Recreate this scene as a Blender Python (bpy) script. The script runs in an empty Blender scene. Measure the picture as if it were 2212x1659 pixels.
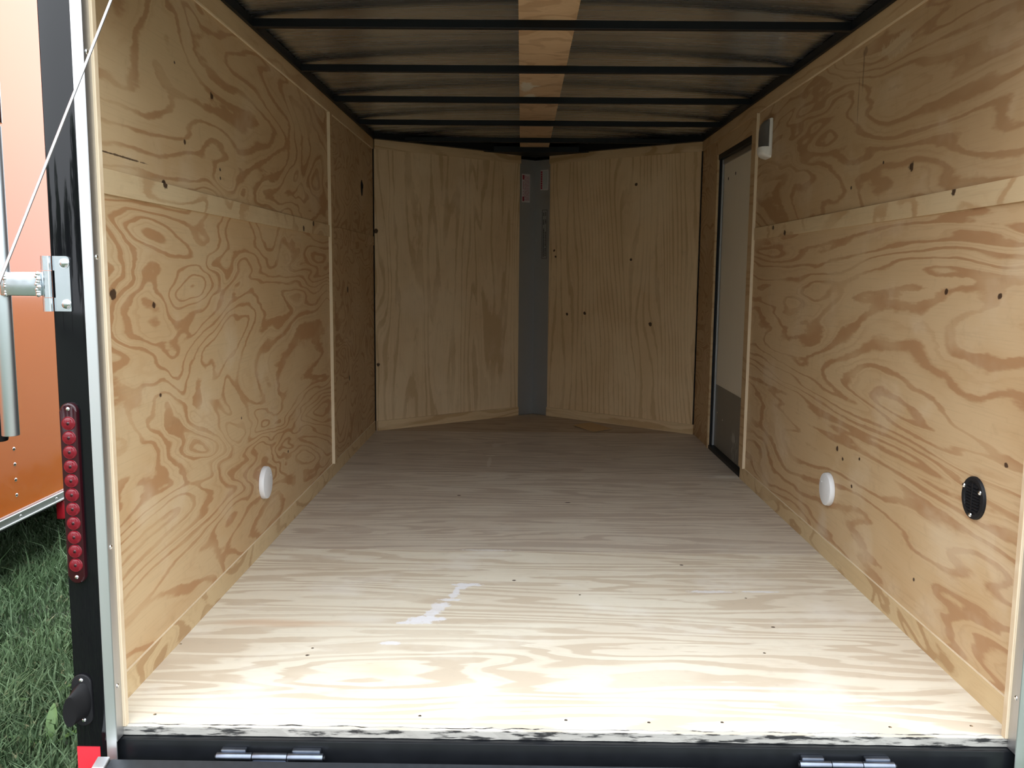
import bpy, bmesh, math, random
import numpy as np
from mathutils import Vector, Matrix

scn = bpy.context.scene
COL = scn.collection
random.seed(7)
RNG = np.random.default_rng(7)

# ------------------------------------------------------------------ camera
CAM_LOC = Vector((-.0874, -1.7711, .9652))
CAM_R = Vector((.99990068, .01056572, .00932722))
CAM_U = Vector((-.01056572, .12398007, .99222846))
CAM_F = Vector((-.00932722, .99222846, -.12407939))
FPX = 1907.46
cd = bpy.data.cameras.new('camera')
cam = bpy.data.objects.new('camera', cd)
COL.objects.link(cam)
cd.sensor_fit = 'HORIZONTAL'
cd.sensor_width = 36
cd.lens = FPX / 2212 * 36
cd.clip_start = .02
cd.clip_end = 300
m = Matrix.Identity(4)
for i, v in enumerate((CAM_R, CAM_U, -CAM_F)):
    for j in range(3):
        m[j][i] = v[j]
m.translation = CAM_LOC
cam.matrix_world = m
scn.camera = cam

# ------------------------------------------------------------------ sky: plain overcast dome, brighter towards the zenith
w = bpy.data.worlds.new('overcast_sky')
scn.world = w
w.use_nodes = True
nt = w.node_tree
nt.nodes.clear()
out = nt.nodes.new('ShaderNodeOutputWorld')
bg = nt.nodes.new('ShaderNodeBackground')
tcw = nt.nodes.new('ShaderNodeTexCoord')
sx = nt.nodes.new('ShaderNodeSeparateXYZ')
mr = nt.nodes.new('ShaderNodeMapRange')
mr.inputs[1].default_value = 0
mr.inputs[2].default_value = 1
mr.inputs[3].default_value = .40
mr.inputs[4].default_value = 1.2
bg.inputs[0].default_value = (.90, .95, 1.0, 1)
nt.links.new(tcw.outputs['Generated'], sx.inputs[0])
nt.links.new(sx.outputs[2], mr.inputs[0])
mu = nt.nodes.new('ShaderNodeMath')
mu.operation = 'MULTIPLY'
mu.inputs[1].default_value = 2.6          # sky strength
nt.links.new(mr.outputs[0], mu.inputs[0])
nt.links.new(mu.outputs[0], bg.inputs[1])
nt.links.new(bg.outputs[0], out.inputs[0])

vs = scn.view_settings
vs.view_transform = 'Standard'
vs.look = 'None'
vs.gamma = 1
vs.use_curve_mapping = False
vs.exposure = 0.98


# ------------------------------------------------------------------ helpers: objects
def tag(o, label, cat, group=None, kind=None):
    o['label'] = label
    o['category'] = cat
    if group:
        o['group'] = group
    if kind:
        o['kind'] = kind
    return o


ORG = {}


def link(name, mesh_or_none, parent=None, loc=(0, 0, 0)):
    o = bpy.data.objects.new(name, mesh_or_none)
    COL.objects.link(o)
    if parent is not None:
        o.parent = parent
    o.location = loc
    return o


def thing(name, loc, label, cat, group=None, kind=None):
    o = link(name, None, None, loc)
    o.empty_display_size = .05
    ORG[o.name] = Vector(loc)
    return tag(o, label, cat, group, kind)


def finish(bm, mat, name, smooth=False):
    bmesh.ops.recalc_face_normals(bm, faces=bm.faces[:])
    me = bpy.data.meshes.new(name)
    bm.to_mesh(me)
    bm.free()
    me.materials.append(mat)
    if smooth:
        me.polygons.foreach_set('use_smooth', [True] * len(me.polygons))
        if smooth != 'all':
            try:
                me.set_sharp_from_angle(angle=math.radians(35))
            except Exception:
                pass
    return me


def part(name, bm, mat, parent, smooth=False):
    """mesh built in world coordinates, stored relative to the thing's base"""
    org = ORG.get(parent.name, Vector((0, 0, 0))) if parent else Vector((0, 0, 0))
    bmesh.ops.translate(bm, verts=bm.verts[:], vec=-org)
    o = link(name, finish(bm, mat, name, smooth), parent)
    ORG[o.name] = org
    return o


def solo(name, bm, mat, base, label, cat, group=None, kind=None, smooth=False):
    bmesh.ops.translate(bm, verts=bm.verts[:], vec=-Vector(base))
    o = link(name, finish(bm, mat, name, smooth), None, base)
    ORG[o.name] = Vector(base)
    return tag(o, label, cat, group, kind)


def struct(name, bm, mat, label=None, cat=None, smooth=False):
    o = link(name, finish(bm, mat, name, smooth))
    ORG[o.name] = Vector((0, 0, 0))
    o['kind'] = 'structure'
    if label:
        o['label'] = label
        o['category'] = cat
    return o


# ------------------------------------------------------------------ helpers: shapes
def nb():
    return bmesh.new()


def box(bm, x0, x1, y0, y1, z0, z1, bev=0, seg=1):
    t = bmesh.new()
    bmesh.ops.create_cube(t, size=1)
    bmesh.ops.scale(t, vec=(x1 - x0, y1 - y0, z1 - z0), verts=t.verts[:])
    bmesh.ops.translate(t, vec=((x0 + x1) / 2, (y0 + y1) / 2, (z0 + z1) / 2), verts=t.verts[:])
    if bev:
        bmesh.ops.bevel(t, geom=t.edges[:], offset=bev, segments=seg, affect='EDGES', profile=.5)
    merge(bm, t)
    return bm


def merge(bm, t, mat=None):
    if mat is not None:
        bmesh.ops.transform(t, matrix=mat, verts=t.verts[:])
    me = bpy.data.meshes.new('tmp')
    t.to_mesh(me)
    t.free()
    bm.from_mesh(me)
    bpy.data.meshes.remove(me)


def frame(p, d, up=(0, 0, 1)):
    d = Vector(d).normalized()
    up = Vector(up)
    if abs(d.dot(up)) > .98:
        up = Vector((0, 1, 0))
    x = up.cross(d).normalized()
    y = d.cross(x)
    mm = Matrix((x, y, d)).transposed().to_4x4()
    mm.translation = Vector(p)
    return mm


def cyl(bm, p0, p1, r, r2=None, seg=20, bev=0):
    p0, p1 = Vector(p0), Vector(p1)
    t = bmesh.new()
    h = (p1 - p0).length
    bmesh.ops.create_cone(t, cap_ends=True, segments=seg, radius1=r, radius2=r if r2 is None else r2, depth=h)
    bmesh.ops.translate(t, vec=(0, 0, h / 2), verts=t.verts[:])
    if bev:
        es = [e for e in t.edges if len(e.link_faces) == 2 and any(len(f.verts) > 4 for f in e.link_faces)]
        bmesh.ops.bevel(t, geom=es, offset=bev, segments=2, affect='EDGES', profile=.5)
    merge(bm, t, frame(p0, p1 - p0))
    return bm


def dome(bm, p, d, r, h, seg=14, rings=4):
    """low domed head (screw, rivet) standing on p, pointing along d"""
    t = bmesh.new()
    prev = None
    for k in range(rings):
        a = k / rings * math.pi / 2
        ring = [t.verts.new((r * math.cos(a) * math.cos(b), r * math.cos(a) * math.sin(b), h * math.sin(a)))
                for b in [2 * math.pi * i / seg for i in range(seg)]]
        if prev:
            for i in range(seg):
                t.faces.new((prev[i], prev[(i + 1) % seg], ring[(i + 1) % seg], ring[i]))
        prev = ring
    top = t.verts.new((0, 0, h))
    for i in range(seg):
        t.faces.new((prev[i], prev[(i + 1) % seg], top))
    merge(bm, t, frame(p, d))
    return bm


def prism(bm, pts, z0, z1):
    """vertical prism over an xy outline"""
    a = [bm.verts.new((x, y, z0)) for x, y in pts]
    b = [bm.verts.new((x, y, z1)) for x, y in pts]
    n = len(pts)
    bm.faces.new(a[::-1])
    bm.faces.new(b)
    for i in range(n):
        bm.faces.new((a[i], a[(i + 1) % n], b[(i + 1) % n], b[i]))
    return bm


def slab(bm, outline, nrm, thick):
    """flat outline in 3D, thickened along nrm"""
    nrm = Vector(nrm).normalized() * thick
    a = [bm.verts.new(Vector(p)) for p in outline]
    b = [bm.verts.new(Vector(p) + nrm) for p in outline]
    n = len(a)
    bm.faces.new(a[::-1])
    bm.faces.new(b)
    for i in range(n):
        bm.faces.new((a[i], a[(i + 1) % n], b[(i + 1) % n], b[i]))
    return bm


def tube(bm, pts, r, seg=10):
    for a, b in zip(pts[:-1], pts[1:]):
        cyl(bm, a, b, r, seg=seg)
    return bm


def pill(bm, cx, cz, half_w, half_h, y0, y1, bev=0, seg=12):
    """stadium outline in the xz plane, extruded from y0 to y1 (y1 < y0 faces the viewer)"""
    pts = []
    for i in range(seg + 1):
        a = math.pi * i / seg
        pts.append((cx + half_w * math.cos(a), cz + (half_h - half_w) + half_w * math.sin(a)))
    for i in range(seg + 1):
        a = math.pi + math.pi * i / seg
        pts.append((cx + half_w * math.cos(a), cz - (half_h - half_w) + half_w * math.sin(a)))
    t = bmesh.new()
    A = [t.verts.new((x, y0, z)) for x, z in pts]
    B = [t.verts.new((x, y1, z)) for x, z in pts]
    n = len(pts)
    t.faces.new(A)
    top = t.faces.new(B[::-1])
    for i in range(n):
        t.faces.new((A[i], B[i], B[(i + 1) % n], A[(i + 1) % n]))
    if bev:
        bmesh.ops.bevel(t, geom=list(top.edges), offset=bev, segments=3, affect='EDGES', profile=.5)
    merge(bm, t)
    return bm


# ------------------------------------------------------------------ helpers: materials
class NT:
    def __init__(s, name):
        s.m = bpy.data.materials.new(name)
        s.m.use_nodes = True
        s.t = s.m.node_tree
        s.b = s.t.nodes['Principled BSDF']

    def n(s, ty, **kw):
        x = s.t.nodes.new(ty)
        for k, v in kw.items():
            setattr(x, k, v)
        return x

    def put(s, sock, v):
        if hasattr(v, 'is_output') or isinstance(v, bpy.types.NodeSocket):
            s.t.links.new(v, sock)
        else:
            sock.default_value = v

    def math(s, op, a, b=None, c=None, clamp=False):
        x = s.n('ShaderNodeMath', operation=op)
        x.use_clamp = clamp
        for i, v in enumerate((a, b, c)):
            if v is not None:
                s.put(x.inputs[i], v)
        return x.outputs[0]

    def noise(s, vec, scale=1., detail=2., rough=.5, dist=0.):
        x = s.n('ShaderNodeTexNoise')
        s.put(x.inputs['Vector'], vec)
        x.inputs['Scale'].default_value = scale
        x.inputs['Detail'].default_value = detail
        x.inputs['Roughness'].default_value = rough
        x.inputs['Distortion'].default_value = dist
        return x.outputs[0]

    def ramp(s, fac, stops):
        x = s.n('ShaderNodeValToRGB')
        e = x.color_ramp.elements
        while len(e) < len(stops):
            e.new(.5)
        for k, (p, c) in enumerate(stops):
            e[k].position = p
            e[k].color = tuple(c) + (1,) if len(c) == 3 else c
        s.put(x.inputs[0], fac)
        return x.outputs[0]

    def mix(s, fac, a, b, blend='MIX'):
        x = s.n('ShaderNodeMix', data_type='RGBA', blend_type=blend)
        s.put(x.inputs[0], fac)
        for k, v in ((6, a), (7, b)):
            if isinstance(v, tuple):
                v = v + (1,) if len(v) == 3 else v
            s.put(x.inputs[k], v)
        return x.outputs[2]

    def step(s, v, lo, hi):
        x = s.n('ShaderNodeMapRange', interpolation_type='SMOOTHSTEP')
        s.put(x.inputs[0], v)
        x.inputs[1].default_value = lo
        x.inputs[2].default_value = hi
        return x.outputs[0]

    def coords(s):
        tc = s.n('ShaderNodeTexCoord')
        sp = s.n('ShaderNodeSeparateXYZ')
        s.t.links.new(tc.outputs['Object'], sp.inputs[0])
        return tc.outputs['Object'], sp.outputs

    def comb(s, x, y, z):
        c = s.n('ShaderNodeCombineXYZ')
        for i, v in enumerate((x, y, z)):
            s.put(c.inputs[i], v)
        return c.outputs[0]

    def bump(s, h, strength, dist):
        x = s.n('ShaderNodeBump')
        x.inputs['Strength'].default_value = strength
        x.inputs['Distance'].default_value = dist
        s.put(x.inputs['Height'], h)
        s.t.links.new(x.outputs[0], s.b.inputs['Normal'])

    def done(s, col=None, rough=None, metal=None, spec=None):
        if col is not None:
            s.put(s.b.inputs['Base Color'], col + (1,) if isinstance(col, tuple) and len(col) == 3 else col)
        if rough is not None:
            s.put(s.b.inputs['Roughness'], rough)
        if metal is not None:
            s.put(s.b.inputs['Metallic'], metal)
        if spec is not None:
            s.put(s.b.inputs['Specular IOR Level'], spec)
        return s.m


def plain(name, col, rough=.5, metal=0., var=.08, scale=40., spec=.5, coat=0.):
    """single colour with a faint procedural mottling"""
    s = NT(name)
    v, _ = s.coords()
    nz = s.noise(v, scale, 3)
    c = s.mix(nz, tuple(x * (1 - var) for x in col), tuple(min(1, x * (1 + var)) for x in col))
    s.done(c, rough, metal, spec)
    if coat:
        s.b.inputs['Coat Weight'].default_value = coat
        s.b.inputs['Coat Roughness'].default_value = .03
    return s.m


def ply(name, along, across, light, mid, dark, swirl=6., lines=8., su=1.2, sv=4., seed=0., detail=2.5, dist=.3,
        knots=(), blobs=(), fade=.35, tone=.25, rough=.55, tonecol=(.74, .62, .46), tilt=0., band=-.7, thr0=.60, fine=.30):
    """rotary-cut plywood face: contour lines of a smooth height field; along / across are coordinate indices"""
    s = NT(name)
    vec, xyz = s.coords()
    u, v = xyz[along], xyz[across]
    third = xyz[3 - along - across]
    P = s.comb(s.math('MULTIPLY_ADD', u, su, seed * 3.1), s.math('MULTIPLY_ADD', v, sv, seed * 1.7), s.math('MULTIPLY_ADD', third, .3, seed))
    n1 = s.noise(P, 1., detail, .52, dist)
    h = s.math('MULTIPLY', n1, swirl)
    if lines:
        h = s.math('MULTIPLY_ADD', v, lines, h)
    if tilt:
        h = s.math('MULTIPLY_ADD', u, tilt, h)
    wob = s.noise(s.comb(s.math('MULTIPLY', u, 14.), s.math('MULTIPLY', v, 60.), seed), 1., 2., .6)
    h = s.math('MULTIPLY_ADD', wob, .30, h)
    fr = s.math('FRACT', h)
    big = s.noise(s.comb(s.math('MULTIPLY_ADD', u, .9, seed), s.math('MULTIPLY_ADD', v, 2.2, -seed), seed), 2.2, 2.)
    # pale plateau, then a crisp darker latewood band whose width drifts over the sheet
    thr = s.math('MULTIPLY_ADD', big, band, thr0 - band * .5)
    up = s.n('ShaderNodeMapRange', interpolation_type='SMOOTHSTEP')
    s.put(up.inputs[0], fr)
    s.put(up.inputs[1], thr)
    s.put(up.inputs[2], s.math('ADD', thr, .13))
    ring = s.math('MULTIPLY', up.outputs[0], s.math('SUBTRACT', 1., s.step(fr, .90, .995)))
    vary = s.noise(s.comb(s.math('MULTIPLY_ADD', u, 1.7, seed * 2), s.math('MULTIPLY_ADD', v, 3.3, seed), seed), 1.5, 2.)
    amt = s.math('MULTIPLY', ring, s.math('ADD', s.step(vary, .30, .60), fade, clamp=True))
    body = s.mix(s.step(vary, .38, .66), light, mid)
    c = s.mix(amt, body, dark)
    f2 = s.math('FRACT', s.math('MULTIPLY', h, 2.7))
    l2 = s.math('MULTIPLY', s.step(f2, .45, .80), s.math('SUBTRACT', 1., s.step(f2, .88, 1.)))
    c = s.mix(s.math('MULTIPLY', s.math('MULTIPLY', l2, s.step(big, .40, .62)), fine), c, dark)
    # fine fibre streaks along the grain
    fib = s.noise(s.comb(s.math('MULTIPLY', u, 5.), s.math('MULTIPLY', v, 190.), seed), 1., 3., .65)
    c = s.mix(s.math('MULTIPLY', s.step(fib, .5, .75), .28), c, tuple(x * .72 for x in mid), 'MIX')
    # handling grime and bleaching in broad soft patches
    gr = s.noise(s.comb(s.math('MULTIPLY_ADD', u, 2.3, 9 + seed), s.math('MULTIPLY_ADD', v, 3.1, seed), 3.), 1.3, 4., .6)
    c = s.mix(s.math('MULTIPLY', s.step(gr, .52, .72), tone), c, tonecol)
    mott = s.noise(vec, 22., 4., .6)
    c = s.mix(s.math('MULTIPLY', s.step(mott, .55, .8), .18), c, tuple(x * .6 for x in dark))
    wn = s.noise(vec, 55., 3., .6)
    soft = s.noise(s.comb(s.math('MULTIPLY', u, 6.), s.math('MULTIPLY', v, 18.), seed), 1., 3., .55)
    for (ku, kv, ru, rv, col, st) in [(a, b, r * 1.3, r, (.045, .02, .01), .95) for a, b, r in knots] + list(blobs):
        du = s.math('DIVIDE', s.math('SUBTRACT', u, ku), ru)
        dv = s.math('DIVIDE', s.math('SUBTRACT', v, kv), rv)
        d = s.math('SQRT', s.math('ADD', s.math('MULTIPLY', du, du), s.math('MULTIPLY', dv, dv)))
        if min(ru, rv) > .033:          # broad bleached patch: soft, ragged on a large scale
            d = s.math('MULTIPLY_ADD', soft, 2.2, d)
            m_ = s.math('SUBTRACT', 1., s.step(d, 1.1, 2.3))
        else:
            d = s.math('MULTIPLY_ADD', wn, 1.6, d)
            m_ = s.math('SUBTRACT', 1., s.step(d, 1.45, 1.85))
        c = s.mix(s.math('MULTIPLY', m_, st), c, col)
    s.bump(s.math('MULTIPLY_ADD', fib, .4, ring), .08, .002)
    s.done(c, rough, 0., .45)
    return s.m


def metal(name, col, rough, streak=None, var=.12):
    s = NT(name)
    v, xyz = s.coords()
    if streak is not None:
        sc = [60., 60., 60.]
        sc[streak] = .25
        v = s.comb(*[s.math('MULTIPLY', xyz[i], sc[i]) for i in range(3)])
        nz = s.noise(v, 1., 3.)
    else:
        nz = s.noise(v, 30., 4.)
    c = s.mix(nz, tuple(x * (1 - var) for x in col), tuple(min(1, x * (1 + var)) for x in col))
    r = s.math('MULTIPLY_ADD', nz, rough * .24, rough * .88)
    s.done(c, r, 1.)
    return s.m


# wood
WL, WM, WD = (.60, .43, .245), (.57, .385, .205), (.445, .245, .113)
M_LOW_L = ply('plywood_left_lower', 1, 2, WL, WM, WD, 20., 0., .75, 2.5, 2.3, 2.5, .75,
              knots=[(.151, .912, .014), (.36, .881, .009), (.38, .66, .006), (1.55, .28, .006), (1.0, .5, .005)], tone=.30, tilt=1.5)
M_UP_L = ply('plywood_left_upper', 1, 2, (.58, .415, .235), (.54, .365, .195), (.41, .235, .11), 18., 3., .85, 2.7, 5.1, 2.6, .6,
             knots=[(.816, 1.458, .011), (.55, 1.49, .006), (.6, 1.3, .007), (.87, 1.26, .006), (.87, 1.235, .006), (.45, 1.18, .01)],
             blobs=[(.2, 1.214, .18, .0025, (.06, .03, .015), .9)], tone=.25)
M_FWD_L = ply('plywood_left_forward', 1, 2, (.53, .37, .21), (.49, .33, .18), (.38, .225, .11), 22., 0., 1.3, 2.8, 8.4, 2.4, .6,
              knots=[(2.761, .877, .018), (2.778, .418, .014)], tone=.2)
M_LOW_R = ply('plywood_right_lower', 1, 2, (.60, .43, .25), (.56, .385, .21), (.43, .245, .12), 15., 13., .5, 2.7, 11.7, 3.0, .5,
              knots=[(1.146, .393, .010), (1.09, .37, .007), (.209, .925, .008), (.46, .93, .008), (.95, .40, .006), (1.0, .30, .006), (.53, .16, .006), (.13, .56, .007)],
              blobs=[(.35, .30, .20, .10, (.70, .57, .40), .55), (1.25, .12, .06, .10, (.66, .55, .42), .5), (2.0, .25, .06, .16, (.60, .47, .33), .5)], tone=.35)
M_UP_R = ply('plywood_right_upper', 1, 2, (.53, .375, .215), (.49, .335, .18), (.385, .23, .112), 17., 8., .6, 2.4, 14.2, 2.8, .5,
             knots=[(.71, 1.266, .014), (1.15, 1.25, .006), (.9, 1.3, .005)],
             blobs=[(1.10, 1.60, .006, .07, (.09, .045, .02), .6), (1.13, 1.52, .004, .10, (.1, .05, .02), .5), (1.09, 1.66, .02, .015, (.1, .05, .025), .5), (.85, 1.62, .12, .03, (.62, .50, .33), .5)], tone=.3)
M_NOSE_L = ply('plywood_nose_left', 2, 0, (.74, .57, .36), (.68, .505, .305), (.55, .385, .215), 9., 14., .45, 4.5, 17.9, 2.4, .5,
               knots=[(.405, -.955, .010), (1.21, -.96, .012)], tone=.5, tonecol=(.76, .60, .41), fade=.1)
M_NOSE_R = ply('plywood_nose_right', 2, 0, (.74, .555, .335), (.68, .495, .285), (.56, .385, .21), 15., 34., .33, 2.6, 21.3, 2.2, .4,
               knots=[(.66, .72, .010), (.70, .22, .008), (.71, .33, .009), (1.06, .60, .008), (1.12, .13, .007), (1.08, .14, .007), (1.52, .62, .009)], tone=.3, tonecol=(.76, .59, .39), fade=.2)
WHITE_ST = (.84, .84, .88)
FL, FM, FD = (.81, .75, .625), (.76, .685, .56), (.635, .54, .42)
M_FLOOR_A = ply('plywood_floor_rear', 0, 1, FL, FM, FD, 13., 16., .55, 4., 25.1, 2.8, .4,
                knots=[(-.1, .93, .005), (.46, 1.1, .005), (.62, .58, .005), (-.62, .36, .005)],
                blobs=[(-.245, .885, .050, .016, WHITE_ST, .95), (-.275, .83, .012, .045, WHITE_ST, .85), (-.290, .755, .035, .012, WHITE_ST, .8), (-.32, .69, .022, .05, WHITE_ST, .75),
                       (-.345, .605, .060, .024, WHITE_ST, .95), (-.375, .578, .06, .012, WHITE_ST, .85), (-.42, .44, .035, .014, WHITE_ST, .8), (-.262, .860, .018, .022, WHITE_ST, .85), (-.283, .790, .014, .03, WHITE_ST, .8), (-.305, .715, .022, .02, WHITE_ST, .8), (-.335, .645, .02, .03, WHITE_ST, .8),
                       (-.50, .60, .10, .04, (.80, .75, .66), .7), (.5, .85, .08, .012, WHITE_ST, .7), (.66, .855, .07, .008, WHITE_ST, .8),
                       (-.42, .28, .09, .06, (.74, .57, .36), .40), (-.75, .56, .24, .035, (.66, .49, .35), .75)],
                tone=.6, tonecol=(.86, .82, .74), rough=.5, fade=.5, thr0=.42)
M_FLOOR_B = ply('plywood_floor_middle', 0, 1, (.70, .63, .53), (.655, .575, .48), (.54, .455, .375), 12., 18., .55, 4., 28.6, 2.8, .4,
                knots=[(.12, 1.9, .009), (-.35, 2.0, .008)], blobs=[(-.2, 1.235, .10, .010, (.80, .78, .75), .7), (-.24, 2.42, .012, .05, (.62, .58, .5), .5),
                       (.0, 1.30, .9, .035, (.50, .45, .38), .35)],
                tone=.45, tonecol=(.72, .67, .59), rough=.5, fade=.45, thr0=.42)
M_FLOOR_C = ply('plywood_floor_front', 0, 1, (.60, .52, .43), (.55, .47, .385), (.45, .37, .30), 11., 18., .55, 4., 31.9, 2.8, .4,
                blobs=[(-.24, 2.86, .03, .02, (.70, .66, .58), .6), (-.243, 2.70, .012, .14, (.70, .66, .58), .5), (-.22, 3.15, .03, .06, (.68, .64, .58), .4)],
                tone=.35, tonecol=(.62, .56, .49), rough=.5, fade=.45, thr0=.42)
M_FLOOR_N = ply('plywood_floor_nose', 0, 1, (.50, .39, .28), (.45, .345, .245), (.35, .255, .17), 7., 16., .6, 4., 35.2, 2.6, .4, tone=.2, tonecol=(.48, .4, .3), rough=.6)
M_BATTEN = ply('plywood_batten', 1, 2, (.66, .51, .31), (.63, .475, .28), (.50, .325, .17), 7., 0., 1.6, 2.5, 39.4, 2., .6,
               knots=[(2.008, 1.167, .013), (1.839, 1.138, .012), (.444, 1.176, .012)], fade=.0, tone=.2, tonecol=(.7, .57, .38))
M_TOPSTRIP = ply('plywood_top_strip', 1, 2, (.56, .40, .225), (.53, .365, .195), (.45, .285, .145), 6., 14., .8, 4., 43.4, 2., .3, fade=.1, tone=.2, tonecol=(.58, .44, .27))
M_BASE = ply('plywood_baseboard', 1, 2, (.64, .485, .28), (.60, .44, .245), (.45, .285, .14), 8., 0., 1.9, 3., 47.4, 2., .6, fade=.15, tone=.2, tonecol=(.68, .54, .35))
M_STRIP_X = ply('plywood_nose_strip', 0, 2, (.70, .53, .32), (.65, .475, .275), (.52, .345, .18), 5., 10., 1.4, 4., 50.2, 2., .4, fade=.1, tone=.2, tonecol=(.72, .57, .37))
M_EDGE = ply('plywood_cut_edge', 2, 0, (.78, .66, .48), (.74, .61, .43), (.64, .49, .32), 1., 260., .5, 4., 53.4, 1., .1, fade=.3, tone=.1)
M_EDGE_H = ply('plywood_cut_edge_long', 1, 2, (.78, .66, .48), (.74, .61, .43), (.64, .49, .32), 1., 260., .5, 4., 56.4, 1., .1, fade=.3, tone=.1)
M_CEIL_PLY = ply('plywood_ceiling_strip', 0, 1, (.62, .44, .27), (.57, .39, .23), (.46, .30, .17), 7., 5., 3., 3., 59.4, 2.4, .5,
                 blobs=[(-.075, 2.2, .03, .11, (.66, .62, .52), .95), (-.055, 2.42, .03, .08, (.66, .62, .52), .9), (-.04, 2.18, .03, .02, (.66, .62, .52), .9)], tone=.3, tonecol=(.42, .30, .19))
M_SCRAP = plain('hardboard_scrap', (.52, .34, .17), .7)

# metal, paint, plastic
def black_gloss():
    s = NT('black_gloss_paint')
    v, _ = s.coords()
    nz = s.noise(v, 6., 3.)
    c = s.mix(nz, (.004, .004, .005), (.008, .008, .010))
    s.bump(s.noise(v, 2., 2.), .008, .01)
    s.done(c, .05, 0., .4)
    return s.m


M_BLACK = black_gloss()
M_FRAME = plain('black_steel_paint', (.007, .008, .010), .45, spec=.2)
M_SILL = plain('black_sill_paint', (.008, .009, .011), .28, var=.4, scale=25., spec=.4)
M_ALU = metal('brushed_aluminium', (.86, .88, .90), .42, 2, .05)
M_JAMB = metal('dull_aluminium', (.55, .55, .56), .42, 2, .08)
M_NOSE_AL = metal('nose_aluminium', (.44, .455, .465), .62, 2, .06)
M_GALV = metal('galvanised_roof_sheet', (.66, .73, .82), .27, 0, .08)
M_ZINC = metal('zinc_plated_steel', (.74, .79, .83), .24, None, .08)
M_STEEL = metal('bright_steel', (.82, .84, .86), .16, None, .06)
M_CABLE = metal('steel_cable', (.42, .42, .42), .45, None, .2)
M_WHITE = plain('white_plastic', (.80, .81, .84), .4, var=.02)
M_WHITE_L = plain('lamp_white_plastic', (.80, .79, .76), .4, var=.02)
M_BLKPL = plain('black_plastic', (.010, .010, .012), .55, spec=.3)
M_BLKRB = plain('black_rubber', (.007, .007, .008), .5, spec=.22)
M_PIPE = metal('galvanised_pipe', (.66, .72, .74), .42, 2, .08)
M_DARK = plain('dark_gap', (.01, .01, .01), .8)
M_RED_TAPE = plain('red_reflective_tape', (.80, .035, .055), .35, var=.04)
M_RED_LENS = plain('red_lens', (.17, .006, .014), .15, var=.3, scale=160., coat=.2)
M_RED_BODY = plain('dark_red_lens_body', (.030, .003, .006), .12, var=.1, coat=.2)
M_TAN = None


def door_skin():
    s = NT('door_panel_tan')
    v, xyz = s.coords()
    st = s.noise(s.comb(s.math('MULTIPLY', xyz[0], 60.), s.math('MULTIPLY', xyz[1], 60.), s.math('MULTIPLY', xyz[2], 2.)), 1., 3.)
    c = s.mix(st, (.74, .68, .56), (.79, .73, .61))
    s.done(c, .5)
    return s.m


M_TAN = door_skin()


def kick_mat():
    s = NT('door_kick_plate_grey')
    v, xyz = s.coords()
    nz = s.noise(v, 9., 4.)
    c = s.mix(nz, (.18, .17, .15), (.22, .21, .185))
    # pale scuff marks low on the plate
    sc = s.noise(s.comb(s.math('MULTIPLY', xyz[0], 10.), s.math('MULTIPLY', xyz[1], 55.), s.math('MULTIPLY', xyz[2], 14.)), 1., 3., .6, 1.)
    dy = s.math('ABSOLUTE', s.math('SUBTRACT', xyz[1], 2.66))
    dz = s.math('ABSOLUTE', s.math('SUBTRACT', xyz[2], .10))
    mask = s.math('MULTIPLY', s.math('SUBTRACT', 1., s.step(dy, .03, .09)), s.math('SUBTRACT', 1., s.step(dz, .04, .10)))
    c = s.mix(s.math('MULTIPLY', mask, s.step(sc, .53, .6)), c, (.5, .5, .48))
    s.done(c, .42, .2)
    return s.m


M_KICK = kick_mat()


def floor_edge_mat():
    """sawn, scuffed and oil-blackened rear edge of the plywood floor"""
    s = NT('plywood_floor_rear_edge')
    v, xyz = s.coords()
    nz = s.noise(s.comb(s.math('MULTIPLY', xyz[0], 11.), s.math('MULTIPLY', xyz[1], 40.), s.math('MULTIPLY', xyz[2], 90.)), 1., 5., .65)
    lay = s.noise(s.comb(s.math('MULTIPLY', xyz[0], 3.), 0., s.math('MULTIPLY', xyz[2], 420.)), 1., 2.)
    c = s.mix(lay, (.30, .29, .27), (.48, .46, .42))
    c = s.mix(s.step(nz, .49, .60), c, (.022, .022, .022))
    s.done(c, .7)
    return s.m


M_FEDGE = floor_edge_mat()


def orange_paint():
    s = NT('orange_trailer_paint')
    v, _ = s.coords()
    c = s.mix(s.noise(v, 2., 2.), (.70, .155, .022), (.76, .175, .028))
    s.bump(s.noise(v, 1.6, 2.), .06, .02)
    s.done(c, .12, 0., .9)
    s.b.inputs['Coat Weight'].default_value = 1.
    s.b.inputs['Coat Roughness'].default_value = .03
    return s.m


M_ORANGE = orange_paint()


def soil():
    s = NT('lawn_soil')
    v, _ = s.coords()
    c = s.mix(s.noise(v, 3., 5.), (.022, .032, .018), (.042, .060, .03))
    c = s.mix(s.step(s.noise(v, 40., 3.), .5, .75), c, (.06, .085, .042))
    s.done(c, .9)
    return s.m


M_SOIL = soil()


def grass_mat():
    s = NT('grass_blades')
    v, _ = s.coords()
    c = s.mix(s.step(s.noise(v, 2.2, 3.), .3, .7), (.085, .145, .07), (.15, .245, .115))
    c = s.mix(s.step(s.noise(v, 60., 2.), .45, .75), c, (.20, .30, .16))
    c = s.mix(s.step(s.noise(v, 33., 2.), .63, .74), c, (.34, .33, .19))
    s.done(c, .6, 0., .3)
    return s.m


M_GRASS = grass_mat()
M_WEED = plain('weed_leaf', (.10, .20, .05), .5, var=.2, scale=25.)
M_LEAF = plain('tree_leaf', (.05, .10, .03), .6, var=.4, scale=5.)
M_BARK = plain('tree_bark', (.10, .075, .05), .9, var=.3, scale=12.)

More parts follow.
